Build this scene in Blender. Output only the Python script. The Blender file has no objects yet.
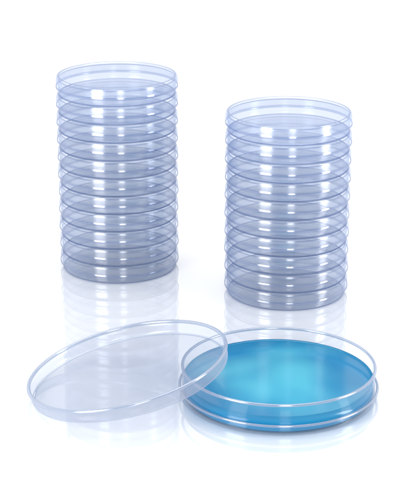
import bpy, bmesh, math, random
from mathutils import Matrix, Vector
random.seed(3)
S=bpy.context.scene
S.view_settings.view_transform='Standard'
S.view_settings.look='None'
S.view_settings.exposure=0
col=S.collection

# ---------- materials ----------
def new_mat(name):
    m=bpy.data.materials.new(name); m.use_nodes=True
    nt=m.node_tree; nt.nodes.clear()
    return m,nt
def N(nt,t,**kw):
    n=nt.nodes.new(t)
    for k,v in kw.items(): setattr(n,k,v)
    return n

def thin_plastic(name, tint, haze, h0, h1, power, gloss_rough=0.05, gl0=0.05, gl1=0.35, trans=0.5):
    m,nt=new_mat(name); L=nt.links.new
    lw=N(nt,'ShaderNodeLayerWeight'); lw.inputs['Blend'].default_value=0.5
    pw=N(nt,'ShaderNodeMath',operation='POWER'); pw.inputs[1].default_value=power
    L(lw.outputs['Facing'],pw.inputs[0])
    mr=N(nt,'ShaderNodeMapRange'); mr.inputs['To Min'].default_value=h0; mr.inputs['To Max'].default_value=h1
    L(pw.outputs[0],mr.inputs['Value'])
    tr=N(nt,'ShaderNodeBsdfTransparent'); tr.inputs['Color'].default_value=(*tint,1)
    df=N(nt,'ShaderNodeBsdfDiffuse'); df.inputs['Color'].default_value=(*haze,1)
    tl=N(nt,'ShaderNodeBsdfTranslucent'); tl.inputs['Color'].default_value=(*haze,1)
    mx0=N(nt,'ShaderNodeMixShader'); mx0.inputs[0].default_value=trans
    L(df.outputs[0],mx0.inputs[1]); L(tl.outputs[0],mx0.inputs[2])
    mx1=N(nt,'ShaderNodeMixShader'); L(mr.outputs[0],mx1.inputs[0])
    L(tr.outputs[0],mx1.inputs[1]); L(mx0.outputs[0],mx1.inputs[2])
    gl=N(nt,'ShaderNodeBsdfGlossy'); gl.inputs['Roughness'].default_value=gloss_rough
    mr2=N(nt,'ShaderNodeMapRange'); mr2.inputs['To Min'].default_value=gl0; mr2.inputs['To Max'].default_value=gl1
    pw2=N(nt,'ShaderNodeMath',operation='POWER'); pw2.inputs[1].default_value=4
    L(lw.outputs['Facing'],pw2.inputs[0]); L(pw2.outputs[0],mr2.inputs['Value'])
    mx2=N(nt,'ShaderNodeMixShader'); L(mr2.outputs[0],mx2.inputs[0])
    L(mx1.outputs[0],mx2.inputs[1]); L(gl.outputs[0],mx2.inputs[2])
    o=N(nt,'ShaderNodeOutputMaterial'); L(mx2.outputs[0],o.inputs[0])
    return m
M_stack=thin_plastic('tinted_polystyrene',(0.935,0.957,0.99),(0.52,0.62,0.86),0.045,0.5,3.0,0.19,0.11,0.28)
M_rim=thin_plastic('tinted_polystyrene_rim',(0.60,0.68,0.85),(0.26,0.34,0.57),0.28,0.8,2.0,0.12,0.20,0.5)
M_clear=thin_plastic('clear_polystyrene',(0.83,0.855,0.90),(0.54,0.575,0.67),0.17,0.75,3.5,0.18,0.05,0.26)
M_dish=thin_plastic('glassy_polystyrene',(0.95,0.96,0.98),(0.55,0.60,0.70),0.02,0.6,4.5,0.10,0.03,0.26)
M_crim=thin_plastic('clear_polystyrene_rim',(0.80,0.85,0.91),(0.44,0.50,0.63),0.28,0.9,1.5,0.14,0.22,0.5)

def liquid_mat(name,ca,cb,opq,tint):
    m,nt=new_mat(name); L=nt.links.new
    tc=N(nt,'ShaderNodeTexCoord')
    nz=N(nt,'ShaderNodeTexNoise'); nz.inputs['Scale'].default_value=1.6; nz.inputs['Detail'].default_value=1
    nz.inputs['Distortion'].default_value=0.6
    L(tc.outputs['Object'],nz.inputs['Vector'])
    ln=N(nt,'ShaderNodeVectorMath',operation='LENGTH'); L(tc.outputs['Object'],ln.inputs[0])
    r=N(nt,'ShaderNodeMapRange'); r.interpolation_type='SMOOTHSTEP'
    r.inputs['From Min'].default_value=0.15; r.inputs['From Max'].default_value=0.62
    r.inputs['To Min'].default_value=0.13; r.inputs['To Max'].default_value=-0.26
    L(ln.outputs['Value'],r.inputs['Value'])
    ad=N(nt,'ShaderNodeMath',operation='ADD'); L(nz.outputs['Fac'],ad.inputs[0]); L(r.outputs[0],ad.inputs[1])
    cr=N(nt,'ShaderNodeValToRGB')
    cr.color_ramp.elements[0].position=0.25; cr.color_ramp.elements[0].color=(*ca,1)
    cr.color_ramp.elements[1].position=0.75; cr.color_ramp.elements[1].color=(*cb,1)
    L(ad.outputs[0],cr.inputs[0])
    df=N(nt,'ShaderNodeBsdfDiffuse'); L(cr.outputs[0],df.inputs[0])
    tl=N(nt,'ShaderNodeBsdfTranslucent'); L(cr.outputs[0],tl.inputs[0])
    m0=N(nt,'ShaderNodeMixShader'); m0.inputs[0].default_value=0.2
    L(df.outputs[0],m0.inputs[1]); L(tl.outputs[0],m0.inputs[2])
    tr=N(nt,'ShaderNodeBsdfTransparent'); tr.inputs[0].default_value=(*tint,1)
    mx=N(nt,'ShaderNodeMixShader'); mx.inputs[0].default_value=opq
    L(tr.outputs[0],mx.inputs[1]); L(m0.outputs[0],mx.inputs[2])
    gl=N(nt,'ShaderNodeBsdfGlossy'); gl.inputs['Roughness'].default_value=0.12
    lw=N(nt,'ShaderNodeLayerWeight'); lw.inputs['Blend'].default_value=0.5
    mr=N(nt,'ShaderNodeMapRange'); mr.inputs['To Min'].default_value=0.02; mr.inputs['To Max'].default_value=0.22
    L(lw.outputs['Facing'],mr.inputs['Value'])
    mx2=N(nt,'ShaderNodeMixShader'); L(mr.outputs[0],mx2.inputs[0])
    L(mx.outputs[0],mx2.inputs[1]); L(gl.outputs[0],mx2.inputs[2])
    o=N(nt,'ShaderNodeOutputMaterial'); L(mx2.outputs[0],o.inputs[0])
    return m
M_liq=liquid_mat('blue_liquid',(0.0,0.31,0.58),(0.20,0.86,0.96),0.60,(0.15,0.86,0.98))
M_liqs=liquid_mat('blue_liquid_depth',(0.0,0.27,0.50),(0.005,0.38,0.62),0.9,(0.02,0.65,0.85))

def floor_mat():
    m,nt=new_mat('glossy_white_acrylic'); L=nt.links.new
    tc=N(nt,'ShaderNodeTexCoord')
    nz=N(nt,'ShaderNodeTexNoise'); nz.inputs['Scale'].default_value=0.4
    L(tc.outputs['Object'],nz.inputs['Vector'])
    mr=N(nt,'ShaderNodeMapRange'); mr.inputs['To Min'].default_value=0.028; mr.inputs['To Max'].default_value=0.04
    L(nz.outputs['Fac'],mr.inputs['Value'])
    df=N(nt,'ShaderNodeBsdfDiffuse'); df.inputs[0].default_value=(0.92,0.925,0.935,1)
    gl=N(nt,'ShaderNodeBsdfGlossy'); L(mr.outputs[0],gl.inputs['Roughness'])
    mx=N(nt,'ShaderNodeMixShader'); mx.inputs[0].default_value=0.44
    L(df.outputs[0],mx.inputs[1]); L(gl.outputs[0],mx.inputs[2])
    o=N(nt,'ShaderNodeOutputMaterial'); L(mx.outputs[0],o.inputs[0])
    return m
M_floor=floor_mat()

# ---------- geometry ----------
def lathe(name, prof, mat, seg=128, rim=None, nrim=0, extra=()):
    """profile of revolution; the last nrim bands and the bands in extra take the rim material"""
    bm=bmesh.new(); rings=[]
    for r,z in prof:
        if r<1e-6: rings.append([bm.verts.new((0,0,z))])
        else: rings.append([bm.verts.new((r*math.cos(2*math.pi*i/seg),r*math.sin(2*math.pi*i/seg),z)) for i in range(seg)])
    prs=list(zip(rings[:-1],rings[1:])); nb=len(prs)
    for k,(a,b) in enumerate(prs):
        mi=1 if (rim and (k>=nb-nrim or k in extra)) else 0
        for i in range(seg):
            j=(i+1)%seg
            if len(a)==1: f=bm.faces.new((a[0],b[i],b[j]))
            elif len(b)==1: f=bm.faces.new((a[i],b[0],a[j]))
            else: f=bm.faces.new((a[i],b[i],b[j],a[j]))
            f.smooth=True; f.material_index=mi
    bmesh.ops.recalc_face_normals(bm,faces=bm.faces)
    me=bpy.data.meshes.new(name); bm.to_mesh(me); bm.free()
    me.materials.append(mat)
    if rim: me.materials.append(rim)
    return me
def bead(r,z,a,n=7,start=-90,sweep=360):
    return [(r+a*math.cos(math.radians(start+sweep*i/n)),z+a*math.sin(math.radians(start+sweep*i/n))) for i in range(n+1)]

def base_prof(R,H,t=0.005):
    return [(0,0.006),(R*0.5,0.006),(R*0.93,0.006),(R*0.945,0.005),(R*0.955,0.001),(R*0.965,0.0),(R*0.982,0.002),
            (R*0.992,0.007),(R*0.997,0.015),(R*0.998,0.03),(R*0.999,H*0.6),(R*0.999,H-0.008),(R*0.994,H),(R*0.985,H-0.001)]
def lid_prof(R,z0,z1,ridge=0.012):
    zm=(z0+z1)/2
    return [(0,z1),(R*0.5,z1),(R*0.925,z1),(R*0.938,z1+0.002),(R*0.948,z1+ridge*0.8),(R*0.962,z1+ridge),(R*0.980,z1+ridge*0.8),
            (R*0.991,z1+ridge*0.2),(R*0.998,z1-0.008),(R*1.0,z1-0.016),(R*1.001,zm+0.01),(R*1.001,zm-0.01),(R*1.001,z0+0.020),
            (R*1.007,z0+0.015),(R*1.008,z0+0.004),(R*0.996,z0)]
me_base=lathe('dish_base',base_prof(0.446,0.12),M_stack,rim=M_rim,nrim=2,extra=(4,5,6))
me_lid=lathe('dish_lid',lid_prof(0.459,0.048,0.128),M_stack,rim=M_rim,nrim=3,extra=(4,5))

def empty(name,loc,label,cat,group=None):
    e=bpy.data.objects.new(name,None); e.empty_display_size=0.1; e.location=loc
    col.objects.link(e); e['label']=label; e['category']=cat
    if group: e['group']=group
    return e
def part(name,me,parent,loc=(0,0,0),label=None):
    o=bpy.data.objects.new(name,me); col.objects.link(o); o.parent=parent; o.location=loc
    if label: o['label']=label
    return o

PITCH=0.1385
for (sx,sy,n) in ((-0.630,0.0,11),(0.644,-0.56,10)):
    for i in range(n):
        if i==0: lab='clear bluish petri dish under a stack on the white table'
        elif i==n-1: lab='clear bluish lidded petri dish on top of a stack'
        else: lab='clear bluish lidded petri dish stacked between identical dishes'
        e=empty('petri_dish',(sx+random.uniform(-.002,.002),sy+random.uniform(-.002,.002),0.001+i*PITCH),lab,'petri dish','stacked petri dishes')
        e.rotation_euler[2]=random.uniform(0,6)
        part('base',me_base,e); part('lid',me_lid,e)

def tray_prof(R,H,t=0.007):
    return [(0,0.006),(R*0.5,0.006),(R*0.93,0.006),(R*0.945,0.004),(R*0.955,0.0),(R*0.975,0.001),(R*0.987,0.007),
            (R*0.993,0.018),(R*0.995,0.028),(R*0.996,H*0.5),(R*0.996,H-0.02)]+bead(R-0.003,H-0.007,t,n=9,start=-80,sweep=330)
b=empty('blue_petri_dish',(0.503,-2.43,0.001),'open clear petri dish of blue liquid standing in its upturned lid','petri dish')
part('lid',lathe('under_lid',tray_prof(0.638,0.074,0.008),M_dish,192,M_crim,9),b,label='upturned clear lid under the dish')
part('base',lathe('open_base',tray_prof(0.619,0.195,0.0095),M_dish,192,M_crim,9),b,(0,0,0.009))
R=0.609
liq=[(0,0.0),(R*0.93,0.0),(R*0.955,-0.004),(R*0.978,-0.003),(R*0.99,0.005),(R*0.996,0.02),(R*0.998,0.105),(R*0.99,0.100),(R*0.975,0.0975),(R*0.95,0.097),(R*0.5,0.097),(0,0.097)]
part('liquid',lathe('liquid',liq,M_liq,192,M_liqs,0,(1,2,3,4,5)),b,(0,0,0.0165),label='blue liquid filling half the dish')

th=math.atan2(0.206+0.003,0.965)
Rl=0.62
lid=empty('shallow_dish',(-0.448,-2.46,0.001+Rl*math.sin(th)),'empty clear shallow dish leaning on the rim of the blue dish','petri dish')
lid.rotation_euler=(0,-th,0)
part('tray',lathe('tray',tray_prof(0.648,0.092,0.012),M_clear,192,M_crim,9,(4,5)),lid)

# table surface
bm=bmesh.new()
vs=[bm.verts.new(v) for v in ((-300,-300,0),(300,-300,0),(300,300,0),(-300,300,0))]
bm.faces.new(vs); me=bpy.data.meshes.new('ground'); bm.to_mesh(me); bm.free(); me.materials.append(M_floor)
g=bpy.data.objects.new('ground',me); col.objects.link(g); g['kind']='structure'
g['label']='seamless glossy white studio surface'; g['category']='ground'

# ---------- world: white studio, dimmer towards the camera side ----------
w=bpy.data.worlds.new('World'); S.world=w; w.use_nodes=True
nt=w.node_tree; nt.nodes.clear(); L=nt.links.new
tc=N(nt,'ShaderNodeTexCoord'); sp=N(nt,'ShaderNodeSeparateXYZ'); L(tc.outputs['Generated'],sp.inputs[0])
mr=N(nt,'ShaderNodeMapRange'); mr.inputs['From Min'].default_value=-0.7; mr.inputs['From Max'].default_value=0.5
L(sp.outputs['Y'],mr.inputs['Value'])
cr=N(nt,'ShaderNodeValToRGB')
cr.color_ramp.elements[0].color=(0.50,0.55,0.65,1); cr.color_ramp.elements[1].color=(1,1,1,1)
L(mr.outputs[0],cr.inputs[0])
bg=N(nt,'ShaderNodeBackground'); bg.inputs['Strength'].default_value=1.27
L(cr.outputs[0],bg.inputs[0]); o=N(nt,'ShaderNodeOutputWorld'); L(bg.outputs[0],o.inputs[0])

def area(name,loc,tgt,sx,sy,p):
    l=bpy.data.lights.new(name,'AREA'); l.shape='RECTANGLE'; l.size=sx; l.size_y=sy; l.energy=p
    ob=bpy.data.objects.new(name,l); col.objects.link(ob); ob.location=loc
    d=Vector(tgt)-Vector(loc); ob.rotation_euler=d.to_track_quat('-Z','Y').to_euler()
area('softbox_key',(-5.4,-7.2,3.1),(-0.3,-1,3.1),3.0,6.2,500)
area('softbox_centre',(1.6,-13.5,4.1),(0.2,-1,4.1),2.4,8,380)
area('softbox_fill',(7.5,-3.4,3.1),(0.3,-1,3.1),1.8,6,330)
area('softbox_top',(0,1,11),(0,-1,0),8,8,360)

# ---------- camera ----------
c=bpy.data.cameras.new('camera'); c.lens=1600/500*36; c.sensor_width=36; c.sensor_fit='AUTO'
c.clip_end=2000
co=bpy.data.objects.new('camera',c); col.objects.link(co); S.camera=co
co.location=(0,-11.84,4.31); co.rotation_euler=(math.radians(90-19.5),0,0)
